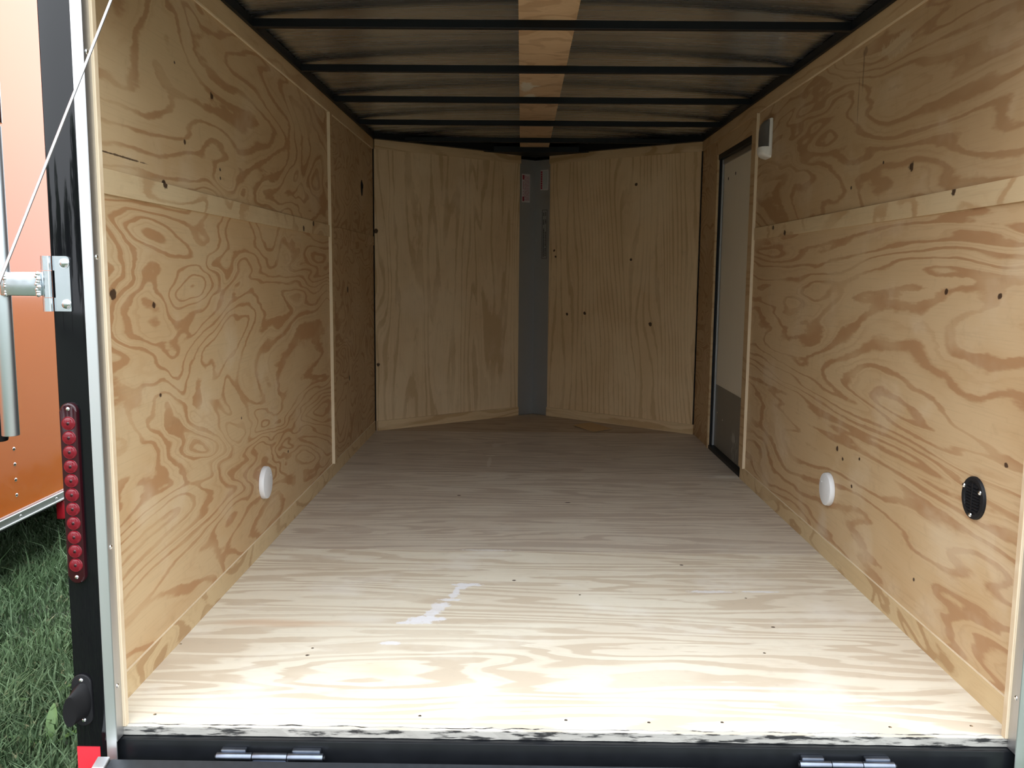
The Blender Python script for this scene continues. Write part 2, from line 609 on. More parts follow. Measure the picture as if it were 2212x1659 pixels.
# ------------------------------------------------------------------ dimensions (metres; floor top z = 0, rear edge y = 0)
X = .975            # half width between the plywood faces
H = 1.744           # height of the plywood walls
YN = 3.56           # where the V nose starts
YA = 4.298          # apex of the V nose
PT = .010           # plywood thickness
GZ = -.50           # ground level

# ------------------------------------------------------------------ floor
b = nb()
prism(b, [(-1.0, .0), (1.0, .0), (1.0, YN + .02), (0, YA + .03), (-1.0, YN + .02)], -.14, -.0185)
floor = struct('floor', b, M_FRAME, 'plywood floor of the trailer, laid crosswise in wide sheets', 'floor')
g = .0012
for nm, y0, y1, mat in (('rear', 0, 1.226, M_FLOOR_A), ('middle', 1.226, 2.452, M_FLOOR_B), ('front', 2.452, 3.575, M_FLOOR_C)):
    b = nb()
    box(b, -.985, .985, y0 + g, y1 - g, -.018, 0)
    o = part('floor_sheet', b, mat, floor)
    if nm == 'rear':
        # the cut rear edge
        b = nb()
        nseg = 90
        top, bot, back = [], [], []
        for i in range(nseg + 1):
            x = -.955 + 1.93 * i / nseg
            j = random.uniform(-.002, .002)
            top.append(b.verts.new((x, .0105 + random.uniform(-.004, .004), .0006)))
            bot.append(b.verts.new((x, -.001 + random.uniform(-.0012, .0005), -.0015)))
            back.append(b.verts.new((x, -.001 + random.uniform(-.0015, .0005), -.019)))
        for i in range(nseg):
            b.faces.new((top[i], bot[i], bot[i + 1], top[i + 1]))
            b.faces.new((bot[i], back[i], back[i + 1], bot[i + 1]))
        part('sawn_edge', b, M_FEDGE, o)
b = nb()
prism(b, [(-.985, 3.575 + g), (.985, 3.575 + g), (.97, 3.585), (0, YA), (-.97, 3.585)], -.018, -.0005)
part('floor_sheet', b, M_FLOOR_N, floor)
# screw heads along the floor
scb = nb()
dome(scb, (0, 0, 0), (0, 0, 1), .0038, .0010, 10, 2)
SCREW_ME = finish(scb, M_STEEL, 'floor_screw', True)
for (x, y) in [(-.965, .418), (-.617, .403), (-.3, .06), (.02, .05), (.2, .045), (.36, .05), (.72, .04), (.9, .05), (-.88, .05), (.55, .41), (.1, .81), (.6, .8)]:
    o = link('floor_screw', SCREW_ME, floor, (x, y, 0))


# ------------------------------------------------------------------ left wall
def wall_core(name, s, label):
    b = nb()
    x0, x1 = sorted((s * (X + PT), s * (X + .037)))
    if s < 0:
        box(b, x0, x1, .0, YN, -.16, H + .10)
    else:
        box(b, x0, x1, .0, 2.392, -.16, H + .10)
        box(b, x0, x1, 3.163, YN, -.16, H + .10)
        box(b, x0, x1, 2.392, 3.163, 1.612, H + .10)
        box(b, x0, x1, 2.392, 3.163, -.16, -.005)
    return struct(name, b, M_BLACK, label, 'wall')


def wpanel(wall, s, y0, y1, z0, z1, mat, name='plywood_panel', t=PT, off=0., bev=.0006):
    b = nb()
    xa, xb = sorted((s * (X - off), s * (X - off + t)))
    box(b, xa, xb, y0, y1, z0, z1, bev)
    return part(name, b, mat, wall)


wl = wall_core('wall_left', -1, 'left plywood wall with a pale batten along its middle')
wpanel(wl, -1, .0, 2.352, .0, 1.150, M_LOW_L)
wpanel(wl, -1, .0, 2.352, 1.151, H, M_UP_L)
wpanel(wl, -1, 2.354, YN + .005, .0, 1.150, M_FWD_L)
wpanel(wl, -1, 2.354, YN + .005, 1.151, H, M_FWD_L)
wpanel(wl, -1, .0, 2.33, 1.125, 1.178, M_BATTEN, 'batten', .006, .006)
wpanel(wl, -1, 2.376, YN - .01, 1.125, 1.178, M_FWD_L, 'batten', .006, .006)
wpanel(wl, -1, .0, YN - .005, 1.688, H, M_TOPSTRIP, 'top_strip', .007, .007)
b = nb()
box(b, -X, -X + .006, .0, YN - .02, 1.6845, 1.6878)
part('top_strip_edge', b, M_EDGE_H, wl)
o = wpanel(wl, -1, 2.332, 2.376, .062, 1.683, M_TOPSTRIP, 'vertical_strip', .014, .014)
b = nb()
box(b, -X, -X + .0138, 2.3305, 2.3325, .062, 1.683)
part('strip_edge', b, M_EDGE, o)
# oval hole by the nose corner
b = nb()
t = bmesh.new()
bmesh.ops.create_circle(t, cap_ends=True, segments=20, radius=1)
bmesh.ops.scale(t, vec=(.045, .034, 1), verts=t.verts[:])
merge(b, t, Matrix(((0, 0, 1, -X + .0008), (0, 1, 0, 3.195), (1, 0, 0, 1.427), (0, 0, 0, 1))))
hole = part('marker_light_hole', b, M_DARK, wl)
b = nb()
tube(b, [(-X + .002, 3.19, 1.455), (-X + .007, 3.185, 1.44), (-X + .004, 3.195, 1.425)], .004, 8)
part('wire_end', b, M_BLKPL, hole)
b = nb()
box(b, -X, -X + .005, .0, YN - .01, .0, .0615)
bl = struct('baseboard_left', b, M_BASE, 'thin plywood kick strip along the foot of the left wall', 'baseboard')
b = nb()
box(b, -X, -X + .0045, .0, YN - .01, .0616, .0635)
part('top_edge', b, M_EDGE_H, bl)

# ------------------------------------------------------------------ right wall with the side door
wr = wall_core('wall_right', 1, 'right plywood wall with a batten and a side door opening')
wpanel(wr, 1, .0, 2.392, .0, 1.150, M_LOW_R)
wpanel(wr, 1, .0, 2.392, 1.151, H, M_UP_R)
wpanel(wr, 1, 2.392, 3.163, 1.612, H, M_TOPSTRIP)
wpanel(wr, 1, 3.163, YN + .005, .0, H, M_FWD_L)
wpanel(wr, 1, .0, 2.31, 1.127, 1.180, M_BATTEN, 'batten', .006, .006)
wpanel(wr, 1, .0, YN - .005, 1.692, H, M_TOPSTRIP, 'top_strip', .007, .007)
b = nb()
box(b, X - .006, X, .0, 2.31, 1.6885, 1.6918)
part('top_strip_edge', b, M_EDGE_H, wr)
o = wpanel(wr, 1, 2.322, 2.394, .062, 1.690, M_TOPSTRIP, 'vertical_strip', .013, .013)
b = nb()
box(b, X - .0128, X, 2.3205, 2.3225, .062, 1.690)
part('strip_edge', b, M_EDGE, o)
wpanel(wr, 1, 3.13, 3.163, .0, 1.612, M_TOPSTRIP, 'door_jamb_strip', .012, .008)
b = nb()
box(b, X - .005, X, .0, 2.394, .0, .0625)
br = struct('baseboard_right', b, M_BASE, 'thin plywood kick strip along the foot of the right wall', 'baseboard')
b = nb()
box(b, X - .0045, X, .0, 2.394, .0626, .0645)
part('top_edge', b, M_EDGE_H, br)

# side door, set back in its opening
DX = X + .030
b = nb()
box(b, DX, DX + .03, 2.40, 3.155, .02, 1.605)
door = struct('door_1', b, M_TAN, 'tan side door with a dark grey kick plate, set back in the right wall', 'door')
b = nb()
box(b, DX - .0025, DX, 2.40, 3.14, .022, .365, .0006)
part('kick_plate', b, M_KICK, door)
b = nb()
box(b, X - .002, DX + .02, 3.135, 3.162, .0, 1.612)
box(b, X - .002, DX + .02, 2.394, 3.162, 1.585, 1.612)
box(b, X - .002, DX + .02, 2.394, 3.162, .0, .018)
part('door_frame', b, M_FRAME, door)
b = nb()
box(b, DX - .012, DX - .003, 3.118, 3.135, .02, 1.585)
part('weather_strip', b, M_NOSE_AL, door)
b = nb()
box(b, DX - .008, DX, 2.40, 3.118, 1.560, 1.585)
part('top_channel', b, M_JAMB, door)
for (y, z) in ((3.02, 1.475), (2.86, 1.485)):
    b = nb()
    t = bmesh.new()
    bmesh.ops.create_circle(t, cap_ends=True, segments=12, radius=.009)
    merge(b, t, Matrix(((0, 0, 1, DX - .0008), (0, 1, 0, y), (1, 0, 0, z), (0, 0, 0, 1))))
    part('bolt_hole', b, M_DARK, door)
for (y, z) in ((2.50, .90), (2.50, .78)):
    b = nb()
    t = bmesh.new()
    bmesh.ops.create_circle(t, cap_ends=True, segments=12, radius=.010)
    merge(b, t, Matrix(((0, 0, 1, DX - .0008), (0, 1, 0, y), (1, 0, 0, z), (0, 0, 0, 1))))
    part('bolt_hole', b, M_DARK, door)
for (y, z) in ((3.06, .215), (2.93, .195)):
    b = nb()
    dome(b, (DX - .0025, y, z), (-1, 0, 0), .006, .003)
    part('rivet', b, M_STEEL, door, True)

# ------------------------------------------------------------------ V nose
def nose_panel(side, label, mat):
    s = -1 if side == 'left' else 1
    A = Vector((s * .975, YN, 0))
    B = Vector((0, YA, 0))
    d = (B - A).normalized()
    n = Vector((-s * d.y * s, d.x * s, 0))
    n = Vector((d.y, -d.x, 0)) if s < 0 else Vector((-d.y, d.x, 0))     # towards the inside
    if n.y > 0:
        n = -n
    L = (B - A).length

    def strip(t0, t1, z0, z1, off, th, jag=0):
        bb = nb()
        outl = [A + d * t0 + n * off + Vector((0, 0, z0)), A + d * t1 + n * off + Vector((0, 0, z0)),
                A + d * t1 + n * off + Vector((0, 0, z1)), A + d * t0 + n * off + Vector((0, 0, z1))]
        slab(bb, outl, n, th)
        return bb
    core = strip(-.02, L + .01, -.16, H + .10, -.055, .045)
    wobj = struct('wall_front_' + side, core, M_BLACK, label, 'wall')
    end = L - (.130 if s < 0 else .122)
    part('plywood_panel', strip(.012, end, .0, H, -.008, .008), mat, wobj)
    part('top_strip', strip(.012 if s < 0 else .0, end + .004, 1.690, H, .0001, .006), M_STRIP_X, wobj)
    bo = struct('baseboard_front_' + side, strip(.016 if s < 0 else .0, end, .0, .060, .0001, .010), M_STRIP_X,
                'short plywood kick strip under the %s slanting nose panel' % side, 'baseboard')
    # black tube along the roof edge of the nose
    part('roof_tube', strip(-.03, L + .02, H, H + .045, -.03, .075), M_FRAME, wobj)
    return wobj, A, d, n, L


wnl, AL, dL, nL, LL = nose_panel('left', 'left slanting nose wall of pale upright-grained plywood', M_NOSE_L)
wnr, AR, dR, nR, LR = nose_panel('right', 'right slanting nose wall of upright-grained plywood with dark streaks', M_NOSE_R)


def nose_pt(side, x, z, back=0.):
    """point over the nose wall line at x, set back (away from the room) by back metres along y"""
    A, d = (AL, dL) if side < 0 else (AR, dR)
    return A + d * ((x - A.x) / d.x) + Vector((0, back, z))


b = nb()
cols = []
for (s, x) in ((-1, -.14), (-1, 0.), (1, .14)):
    p = nose_pt(s, x, 0, .0106)
    cols.append(p)
lo = [b.verts.new((p.x, p.y, -.001)) for p in cols]
hi = [b.verts.new((p.x, p.y, 1.72)) for p in cols]
for i in range(len(cols) - 1):
    b.faces.new((lo[i], lo[i + 1], hi[i + 1], hi[i]))
nose = struct('trim_1', b, M_NOSE_AL, 'bare aluminium corner sheet running up the point of the V nose', 'trim')

# stickers on the aluminium
M_PAPER = plain('sticker_paper', (.56, .52, .52), .5, var=.03)
M_REDINK = plain('sticker_red_ink', (.30, .025, .05), .5)
M_PINK = plain('sticker_fine_print', (.42, .20, .23), .5, var=.3, scale=300.)
M_PAPER2 = plain('sticker_grey_film', (.42, .45, .45), .4, var=.03)
M_INK = plain('sticker_black_ink', (.035, .038, .04), .5)


def sticker(side, x0, x1, z0, z1, name, label, mat, marks):
    """marks: (u0,u1,v0,v1,mat,part name) in 0..1 of the sticker"""
    n = nL if side < 0 else nR
    c = nose_pt(side, (x0 + x1) / 2, z0, 0)
    t = thing(name, c, label, 'sticker')

    def q(u0, u1, v0, v1, off):
        bb = nb()
        xa, xb = x0 + (x1 - x0) * u0, x0 + (x1 - x0) * u1
        za, zb = z0 + (z1 - z0) * v0, z0 + (z1 - z0) * v1
        slab(bb, [nose_pt(side, xa, za, off), nose_pt(side, xb, za, off), nose_pt(side, xb, zb, off), nose_pt(side, xa, zb, off)], n, .0004)
        return bb
    if mat:
        part('backing', q(0, 1, 0, 1, .0101), mat, t)
    for k, mk in enumerate(marks):
        if mk[2] == 'red_heading':
            for r4 in mk[0]:
                part(mk[2], q(*r4, .0096), mk[1], t)
            continue
        bb = nb()
        for (u0, u1, v0, v1) in mk[0]:
            merge(bb, q(u0, u1, v0, v1, .0096))
        o = part(mk[2], bb, mk[1], t)
        if mk[2] in ('small_print', 'text_line'):
            o['kind'] = 'stuff'
    return t


rows = []
rr = random.Random(3)
for c in range(7):
    u = .28 + c * .095
    v = .06
    while v < .93:
        l = rr.uniform(.05, .16)
        rows.append((u, u + .05, v, min(v + l, .95)))
        v += l + .02
sticker(-1, -.090, -.036, 1.440, 1.626, 'warning_sticker', 'tall white sticker with red blocks and red small print on the nose metal', M_PAPER,
        [([(.08, .28, .80, .96), (.08, .28, .04, .20)], M_REDINK, 'red_heading'), (rows + [(.12, .22, .26, .30), (.12, .22, .36, .40), (.12, .2, .46, .74)], M_PINK, 'small_print')])
sticker(1, .034, .086, 1.522, 1.655, 'notice_sticker', 'plain grey-white sticker with one dark red text column, right on the nose metal', M_PAPER,
        [([(.28, .90, .05, .95)], M_PAPER2, 'blank_field'), ([(.04, .24, v, v + .095) for v in [.06 + .112 * i for i in range(8)]], M_REDINK, 'red_heading')])
lines = []
for (u0, u1, runs) in ((.24, .40, ((.04, .62), (.70, .80), (.88, .95))), (.60, .76, ((.05, .22), (.25, .55), (.72, .80), (.88, .95)))):
    for (v0, v1) in runs:
        v = v0
        while v < v1:
            l = rr.uniform(.012, .03)
            lines.append((u0, u1, v, min(v + l, v1)))
            v += l + .007
sticker(1, .048, .082, 1.068, 1.392, 'stamped_print', 'tall black-outlined print stamped on the bare nose metal', None,
        [([(0, .06, 0, 1), (.94, 1, 0, 1), (.06, .94, 0, .008), (.06, .94, .992, 1)], M_INK, 'outline'), (lines, M_INK, 'text_line')])

# ------------------------------------------------------------------ ceiling: crowned galvanised sheet with black roof bows
b = nb()
ny, nx = 560, 26
Y0, Y1 = .0, YA + .02
prev = None
ph = [random.uniform(0, 6.3) for _ in range(4)]
for i in range(ny + 1):
    y = Y0 + (Y1 - Y0) * i / ny
    wav = .00032 * math.sin(2 * math.pi * y / .105) + .00006 * math.sin(2 * math.pi * y / .041 + ph[0]) + .0004 * math.sin(2 * math.pi * y / .31 + ph[1])
    row = []
    for k in range(nx + 1):
        x = -1.0 + 2.0 * k / nx
        row.append(b.verts.new((x, y, H + .029 + .030 * (1 - x * x) + wav)))
    if prev:
        for k in range(nx):
            b.faces.new((prev[k], prev[k + 1], row[k + 1], row[k]))
    prev = row
ceil = struct('ceiling', b, M_GALV, 'galvanised sheet roof with black roof bows across it', 'ceiling', 'all')
BOWS = [.568, 1.187, 1.810, 2.427, 3.055, 3.655]
for y in BOWS:
    b = nb()
    hw = X if y < YN else X * (YA - y) / (YA - YN)
    box(b, -hw, hw, y - .0127, y + .0127, H + .0005, H + .0265, .002)
    part('roof_bow', b, M_FRAME, ceil)
for s in (-1, 1):
    b = nb()
    x0, x1 = sorted((s * (X - .018), s * (X + .034)))
    box(b, x0, x1, .0, YN, H, H + .030, .001)
    part('side_rail', b, M_FRAME, ceil)
edges = [0.0] + BOWS + [4.10]
for y0, y1 in zip(edges[:-1], edges[1:]):
    b = nb()
    box(b, -.105 - .012 * 0, .080, y0 + (.0 if y0 == 0 else .0), y1 - .0005, H + .0268, H + .0318)
    part('center_strip', b, M_CEIL_PLY, ceil)
b = nb()
prism(b, [(-.36, 4.035), (.36, 4.035), (.0, YA + .02)], H - .004, H + .03)
part('nose_gusset', b, M_FRAME, ceil)
# outside roof skin and rear header (keep the daylight out)
b = nb()
prism(b, [(-1.018, -.03), (1.018, -.03), (1.018, YN + .03), (0, YA + .07), (-1.018, YN + .03)], H + .085, H + .125)
part('roof_skin', b, M_BLACK, ceil)
b = nb()
box(b, -.94, .94, -.029, .03, 1.60, H + .084)  # unseen header, its underside set low to shade the upper walls
header = struct('trim_2', b, M_BLACK, 'black rear header beam above the opening, out of view', 'trim')


# ------------------------------------------------------------------ rear posts
def rear_post(name, s, jx, label):
    """black corner post, aluminium edge strip, screwed jamb and plywood edge; jx = inner face of the jamb"""
    b = nb()
    x0, x1 = sorted((s * (jx + .022), s * 1.0125))
    box(b, x0, x1, -.03, .0, -.16, H + .09, .003, 2)
    post = struct(name, b, M_BLACK, label, 'post', True)
    b = nb()
    x0, x1 = sorted((s * (jx + .001), s * (jx + .0225)))
    box(b, x0, x1, -.033, -.0302, -.10, H, .0006)
    part('edge_strip', b, M_ALU, post)
    b = nb()
    x0, x1 = sorted((s * (jx - .0005), s * (jx + .0015)))
    box(b, x0, x1, -.033, -.004, -.018, H)
    part('jamb_flange', b, M_JAMB, post)
    b = nb()
    x0, x1 = sorted((s * (jx + .0015), s * (jx + .0215)))
    box(b, x0, x1, -.028, .006, -.018, H)
    part('jamb_core', b, M_JAMB, post)
    b = nb()
    x0, x1 = sorted((s * (jx - .0065), s * (jx + .002)))
    box(b, x0, x1, -.0035, .012, .0, H, .0006)
    part('plywood_edge', b, M_EDGE, post)
    for z in (.10, .40, .99, 1.38):
        b = nb()
        dome(b, (s * (jx - .0004), -.020, z), (-s, 0, 0), .0055, .003)
        part('screw', b, M_STEEL, post, True)
    return post


pl = rear_post('trim_3', -1, .926, 'glossy black rear post with a bright aluminium edge, left of the opening')
pr = rear_post('trim_4', 1, .950, 'right rear post, only its aluminium edge showing at the bottom corner')

# ------------------------------------------------------------------ rear sill
b = nb()
box(b, -.935, .960, -.017, .0, -.16, -.020, .003, 2)
sill = struct('trim_5', b, M_SILL, 'black steel sill across the rear of the floor', 'sill', True)
b = nb()
box(b, -1.02, 1.02, -.015, .05, -.30, -.161)
part('lower_beam', b, M_SILL, sill)

# ------------------------------------------------------------------ ramp door lying open
slope = math.atan2(.46, 1.72)


def ramp_pt(x, t, n):
    """t = metres along the ramp from its hinged edge, n = metres above its face"""
    return Vector((x, -.055 - t * math.cos(slope), -.0445 - t * math.sin(slope) + n))


ramp = thing('ramp_door', (0, -1.0, GZ), 'open ramp door, only its dark hinged edge showing along the bottom', 'ramp')
b = nb()
for (x0, x1, t0, t1, n0, n1) in ((-.945, .945, 0, 1.78, -.045, -.008),):
    vv = [ramp_pt(x, t, n) for n in (n0, n1) for (x, t) in ((x0, t0), (x1, t0), (x1, t1), (x0, t1))]
    vs_ = [b.verts.new(v) for v in vv]
    for f in ((0, 1, 2, 3), (4, 5, 6, 7), (0, 1, 5, 4), (1, 2, 6, 5), (2, 3, 7, 6), (3, 0, 4, 7)):
        b.faces.new([vs_[i] for i in f])
part('deck', b, plain('ramp_deck_low_bounce', (.20, .17, .14), .7, var=.25, scale=18.), ramp)  # unseen deck face, kept dark to cut bounce light on the upper walls


def ramp_box(x0, x1, t0, t1, n0, n1):
    bb = nb()
    q = [bb.verts.new(ramp_pt(x, t, n)) for n in (n0, n1) for (x, t) in ((x0, t0), (x1, t0), (x1, t1), (x0, t1))]
    for f in ((0, 1, 2, 3), (4, 5, 6, 7), (0, 1, 5, 4), (1, 2, 6, 5), (2, 3, 7, 6), (3, 0, 4, 7)):
        bb.faces.new([q[i] for i in f])
    bmesh.ops.bevel(bb, geom=bb.edges[:], offset=.0015, segments=1, affect='EDGES')
    return bb


M_RAMPEDGE = plain('ramp_edge_grey', (.03, .034, .04), .35, .3, var=.3, scale=60.)
part('hinge_edge', ramp_box(-.930, .945, 0, .045, -.046, .001), M_RAMPEDGE, ramp)
part('side_edge', ramp_box(-.975, -.945, .03, 1.78, -.046, .002), M_ALU, ramp)
part('side_edge', ramp_box(.945, .975, .03, 1.78, -.046, .002), M_ALU, ramp)
part('end_edge', ramp_box(-.975, .975, 1.775, 1.79, -.046, .002), M_ALU, ramp)
part('corner_cap', ramp_box(-.958, -.932, -.002, .03, -.03, .005), M_ALU, ramp)


def ramp_hinge(x0, x1, label):
    t = thing('ramp_hinge', ((x0 + x1) / 2, -.036, -.06), label, 'hinge', 'ramp hinges on the sill')
    L = x1 - x0
    yc, zc, r = -.036, -.0465, .0095
    for k, (a, c) in enumerate(((0, .333), (.338, .662), (.667, 1))):
        bb = nb()
        cyl(bb, (x0 + L * a, yc, zc), (x0 + L * c, yc, zc), r, seg=18, bev=.001)
        part('knuckle', bb, M_ZINC_D, t, True)
        bb = nb()
        if k == 1:
            box(bb, x0 + L * a, x0 + L * c, -.053, yc - .003, zc - .011, zc - .006, .001)
        else:
            a2, c2 = (.03, .27) if k == 0 else (.70, .97)
            box(bb, x0 + L * a2, x0 + L * c2, yc + .003, -.0175, zc - .008, -.0325, .003, 2)
        part('leaf', bb, M_ZINC_D, t)
    bb = nb()
    cyl(bb, (x0 - .003, yc, zc), (x1 + .004, yc, zc), .0055, seg=14)
    part('pin', bb, M_FRAME, t, True)


M_ZINC_D = metal('painted_hinge_steel', (.16, .18, .22), .32, None, .4)
ramp_hinge(-.716, -.492, 'grey ramp hinge at the bottom left of the black sill')
ramp_hinge(.503, .700, 'grey ramp hinge at the bottom right of the black sill, cut by the frame')

# ------------------------------------------------------------------ things on the left rear post
# LED tail lamp bar
TX, TZ0, TZ1 = -.9885, .328, .701
tail = thing('tail_light', (TX, -.0305, TZ0), 'slim upright red tail light with a row of round lenses on the black post', 'tail light')
b = nb()
pill(b, TX, (TZ0 + TZ1) / 2, .0172, (TZ1 - TZ0) / 2, -.0302, -.041, .004)
part('housing', b, M_RED_BODY, tail, True)
for i in range(11):
    z = .660 - .02925 * i
    b = nb()
    cyl(b, (TX, -.0405, z), (TX, -.0432, z), .0143, .0132, 24)
    cyl(b, (TX, -.0430, z), (TX, -.0440, z), .0120, .0105, 24)
    o = part('lens', b, M_RED_LENS, tail, True)
    b = nb()
    dome(b, (TX, -.0438, z), (0, -1, 0), .0035, .0015, 12, 3)
    part('lens_center', b, M_RED_BODY, o, True)
for z in (.689, .342):
    b = nb()
    dome(b, (TX, -.041, z), (0, -1, 0), .0042, .0022)
    part('screw', b, M_STEEL, tail, True)

# black bump stop
BX, BZ = -.9945, .073
stop = thing('bump_stop', (BX, -.0305, BZ - .055), 'black rubber bump stop with two screws near the foot of the black post', 'bumper')
b = nb()
pill(b, BX, BZ, .0205, .0565, -.0302, -.0345, .002)
part('base_plate', b, M_BLKPL, stop, True)
b = nb()
n = 28
rings = [((BX, -.0343, BZ), .0195, .040, 0), ((BX - .002, -.046, BZ - .001), .0175, .036, .0), ((BX - .006, -.064, BZ - .006), .0160, .033, 0), ((BX - .008, -.070, BZ - .008), .0150, .032, 0)]
prev = None
for (c, ra, rb, _) in rings:
    ring = []
    for i in range(n):
        a = 2 * math.pi * i / n
        # the end face looks to the left of the trailer
        tiltv = Vector((math.cos(a) * ra, 0, math.sin(a) * rb))
        if c[1] < -.06:
            tiltv = Vector((math.cos(a) * ra * .72, -math.cos(a) * ra * -.5, math.sin(a) * rb))
        ring.append(b.verts.new(Vector(c) + tiltv))
    if prev:
        for i in range(n):
            b.faces.new((prev[i], prev[(i + 1) % n], ring[(i + 1) % n], ring[i]))
    prev = ring
b.faces.new(prev)
part('bumper', b, M_BLKRB, stop, True)
for z in (BZ + .044, BZ - .043):
    b = nb()
    dome(b, (BX + (.0 if z > BZ else .002), -.0345, z), (0, -1, 0), .0048, .003)
    part('screw', b, M_STEEL, stop, True)

# reflective tape
b = nb()
box(b, -1.012, -.9635, -.0312, -.0303, -.125, -.031)
solo('reflective_tape', b, M_RED_TAPE, (-.988, -.0308, -.125), 'bright red square of reflective tape at the foot of the black post', 'tape')

# swing-out bar lock: hinge on the post, square arm, upright pipe
HX, HZ0, HZ1 = -1.008, .883, .991
lock = thing('bar_lock', (-1.0, -.04, .62), 'zinc plated bar lock swung open on its hinge beside the black post', 'bar lock')
b = nb()
pts = [(-1.0065, .9095), (-1.0065, HZ0), (-.9745, HZ0), (-.9735, HZ0 + .001), (-.9735, HZ1 - .006), (-.9755, HZ1 - .002), (-.9795, HZ1), (-1.0065, HZ1), (-1.0065, .963), (-1.0035, .963), (-1.0035, .9095)]
slab(b, [(x, -.0303, z) for x, z in pts], (0, -1, 0), .0042)
leaf = part('hinge_leaf', b, M_ZINC, lock)
for z in (.977, .897):
    b = nb()
    cyl(b, (-.9835, -.0345, z), (-.9835, -.0362, z), .0098, seg=20)
    o = part('bolt', b, M_STEEL, leaf, True)
    dome_b = nb()
    dome(dome_b, (-.9835, -.0362, z), (0, -1, 0), .0088, .0042, 16, 4)
    part('bolt', dome_b, M_STEEL, leaf, True)
# faint raised stamping on the leaf
b = nb()
zz = .955
rs = random.Random(5)
while zz > .905:
    hgt = rs.uniform(.004, .007)
    box(b, -.9915, -.9915 + rs.uniform(.006, .009), -.0349, -.0344, zz - hgt, zz)
    zz -= hgt + .002
part('stamped_mark', b, M_ZINC, leaf)
KX, KY, KR = -1.0165, -.040, .0092
for (z0, z1) in ((HZ0, .9095), (.9105, .9620), (.9630, HZ1)):
    b = nb()
    cyl(b, (KX, KY, z0), (KX, KY, z1), KR, seg=22)
    part('knuckle', b, M_ZINC, lock, True)
b = nb()
box(b, -1.0995, -1.022, -.060, -.024, .9135, .9595, .003, 2)
part('arm', b, M_ZINC, lock, True)
b = nb()
rs = random.Random(9)
for i in range(9):
    p = Vector((-1.0255 + rs.uniform(-.002, .002), -.056, .916 + .005 * i))
    dome(b, p, (0, -1, 0), .005, .005, 8, 3)
part('weld_bead', b, M_ZINC, lock, True)
b = nb()
rs = random.Random(11)
for i in range(9):
    p = Vector((-1.0885, -.056 + rs.uniform(-.002, .002), .916 + .005 * i))
    dome(b, p, (.4, -1, 0), .005, .005, 8, 3)
part('weld_bead', b, M_ZINC, lock, True)
PX, PY, PR = -1.1045, -.043, .0163
b = nb()
cyl(b, (PX, PY, .635), (PX, PY, 1.237), PR, seg=28, bev=.001)
part('pipe', b, M_PIPE, lock, True)
b = nb()
cyl(b, (PX, PY, 1.2425), (PX, PY, 1.350), PR + .0022, seg=28, bev=.0012)
part('sleeve', b, M_STEEL, lock, True)
b = nb()
cyl(b, (PX, PY, 1.236), (PX, PY, 1.243), PR - .003, seg=24)
part('joint', b, M_FRAME, lock, True)
b = nb()
cyl(b, (PX, PY, 1.35), (PX, PY, 1.46), PR - .002, seg=24)
part('upper_pipe', b, M_ZINC, lock, True)
b = nb()
box(b, -1.165, -1.122, -.030, -.024, .72, .92, .004, 2)
lev = part('lever', b, M_JAMB, lock, True)
b = nb()
cyl(b, (-1.1375, -.027, .620), (-1.1375, -.027, .742), .0165, .0150, 20, .004)
part('grip', b, M_BLKRB, lev, True)
b = nb()
box(b, -1.150, -1.118, -.056, -.030, .922, .962, .003, 2)
part('arm_stub', b, M_ZINC, lock, True)

# lift cable from the header corner down to the ramp edge
def plane_hit(p0, d, n0):
    # intersection of the line p0 + t d with the plane through the camera with normal n0
    p0, d = Vector(p0), Vector(d)
    t = (CAM_LOC - p0).dot(n0) / d.dot(n0)
    return p0 + d * t


def pray(px, py):
    return CAM_F + CAM_R * ((px - 1106) / FPX) - CAM_U * ((py - 829.5) / FPX)


nrm = pray(238, 5).cross(pray(20, 555))
P_TOP = plane_hit((0, -.034, 1.66), (1, 0, 0), nrm)
P_BOT = plane_hit(ramp_pt(-.962, 0, .004), ramp_pt(0, 1, 0) - ramp_pt(0, 0, 0), nrm)
cable = thing('lift_cable', P_BOT, 'thin grey steel cable slanting past the top of the black post', 'cable')
b = nb()
cyl(b, P_TOP, P_BOT, .0024, seg=10)
part('wire_rope', b, M_CABLE, cable, True)
b = nb()
dv = (P_TOP - P_BOT).normalized()
cyl(b, P_BOT + dv * .03, P_BOT + dv * .075, .0055, seg=12)
part('ferrule', b, M_ZINC, cable, True)
b = nb()
cyl(b, P_TOP - dv * .03, P_TOP, .0055, seg=12)
part('ferrule', b, M_ZINC, cable, True)


# ------------------------------------------------------------------ fittings on the walls
def round_cap(s, y, z, r, label):
    t = thing('access_cover', (s * X, y, z), label, 'cover', 'white round wall covers')
    b = nb()
    cyl(b, (s * X, y, z), (s * (X - .018), y, z), r, r * .965, 40, .004)
    part('disc', b, M_WHITE, t, True)
    for a in (.6, 3.5):
        b = nb()
        dome(b, (s * (X - .018), y + r * .62 * math.cos(a), z + r * .62 * math.sin(a)), (-s, 0, 0), .0035, .0015, 10, 3)
        part('screw', b, M_WHITE, t, True)


round_cap(-1, 1.217, .238, .0575, 'white round cover low on the left wall')
round_cap(1, 1.196, .243, .0575, 'white round cover low on the right wall')

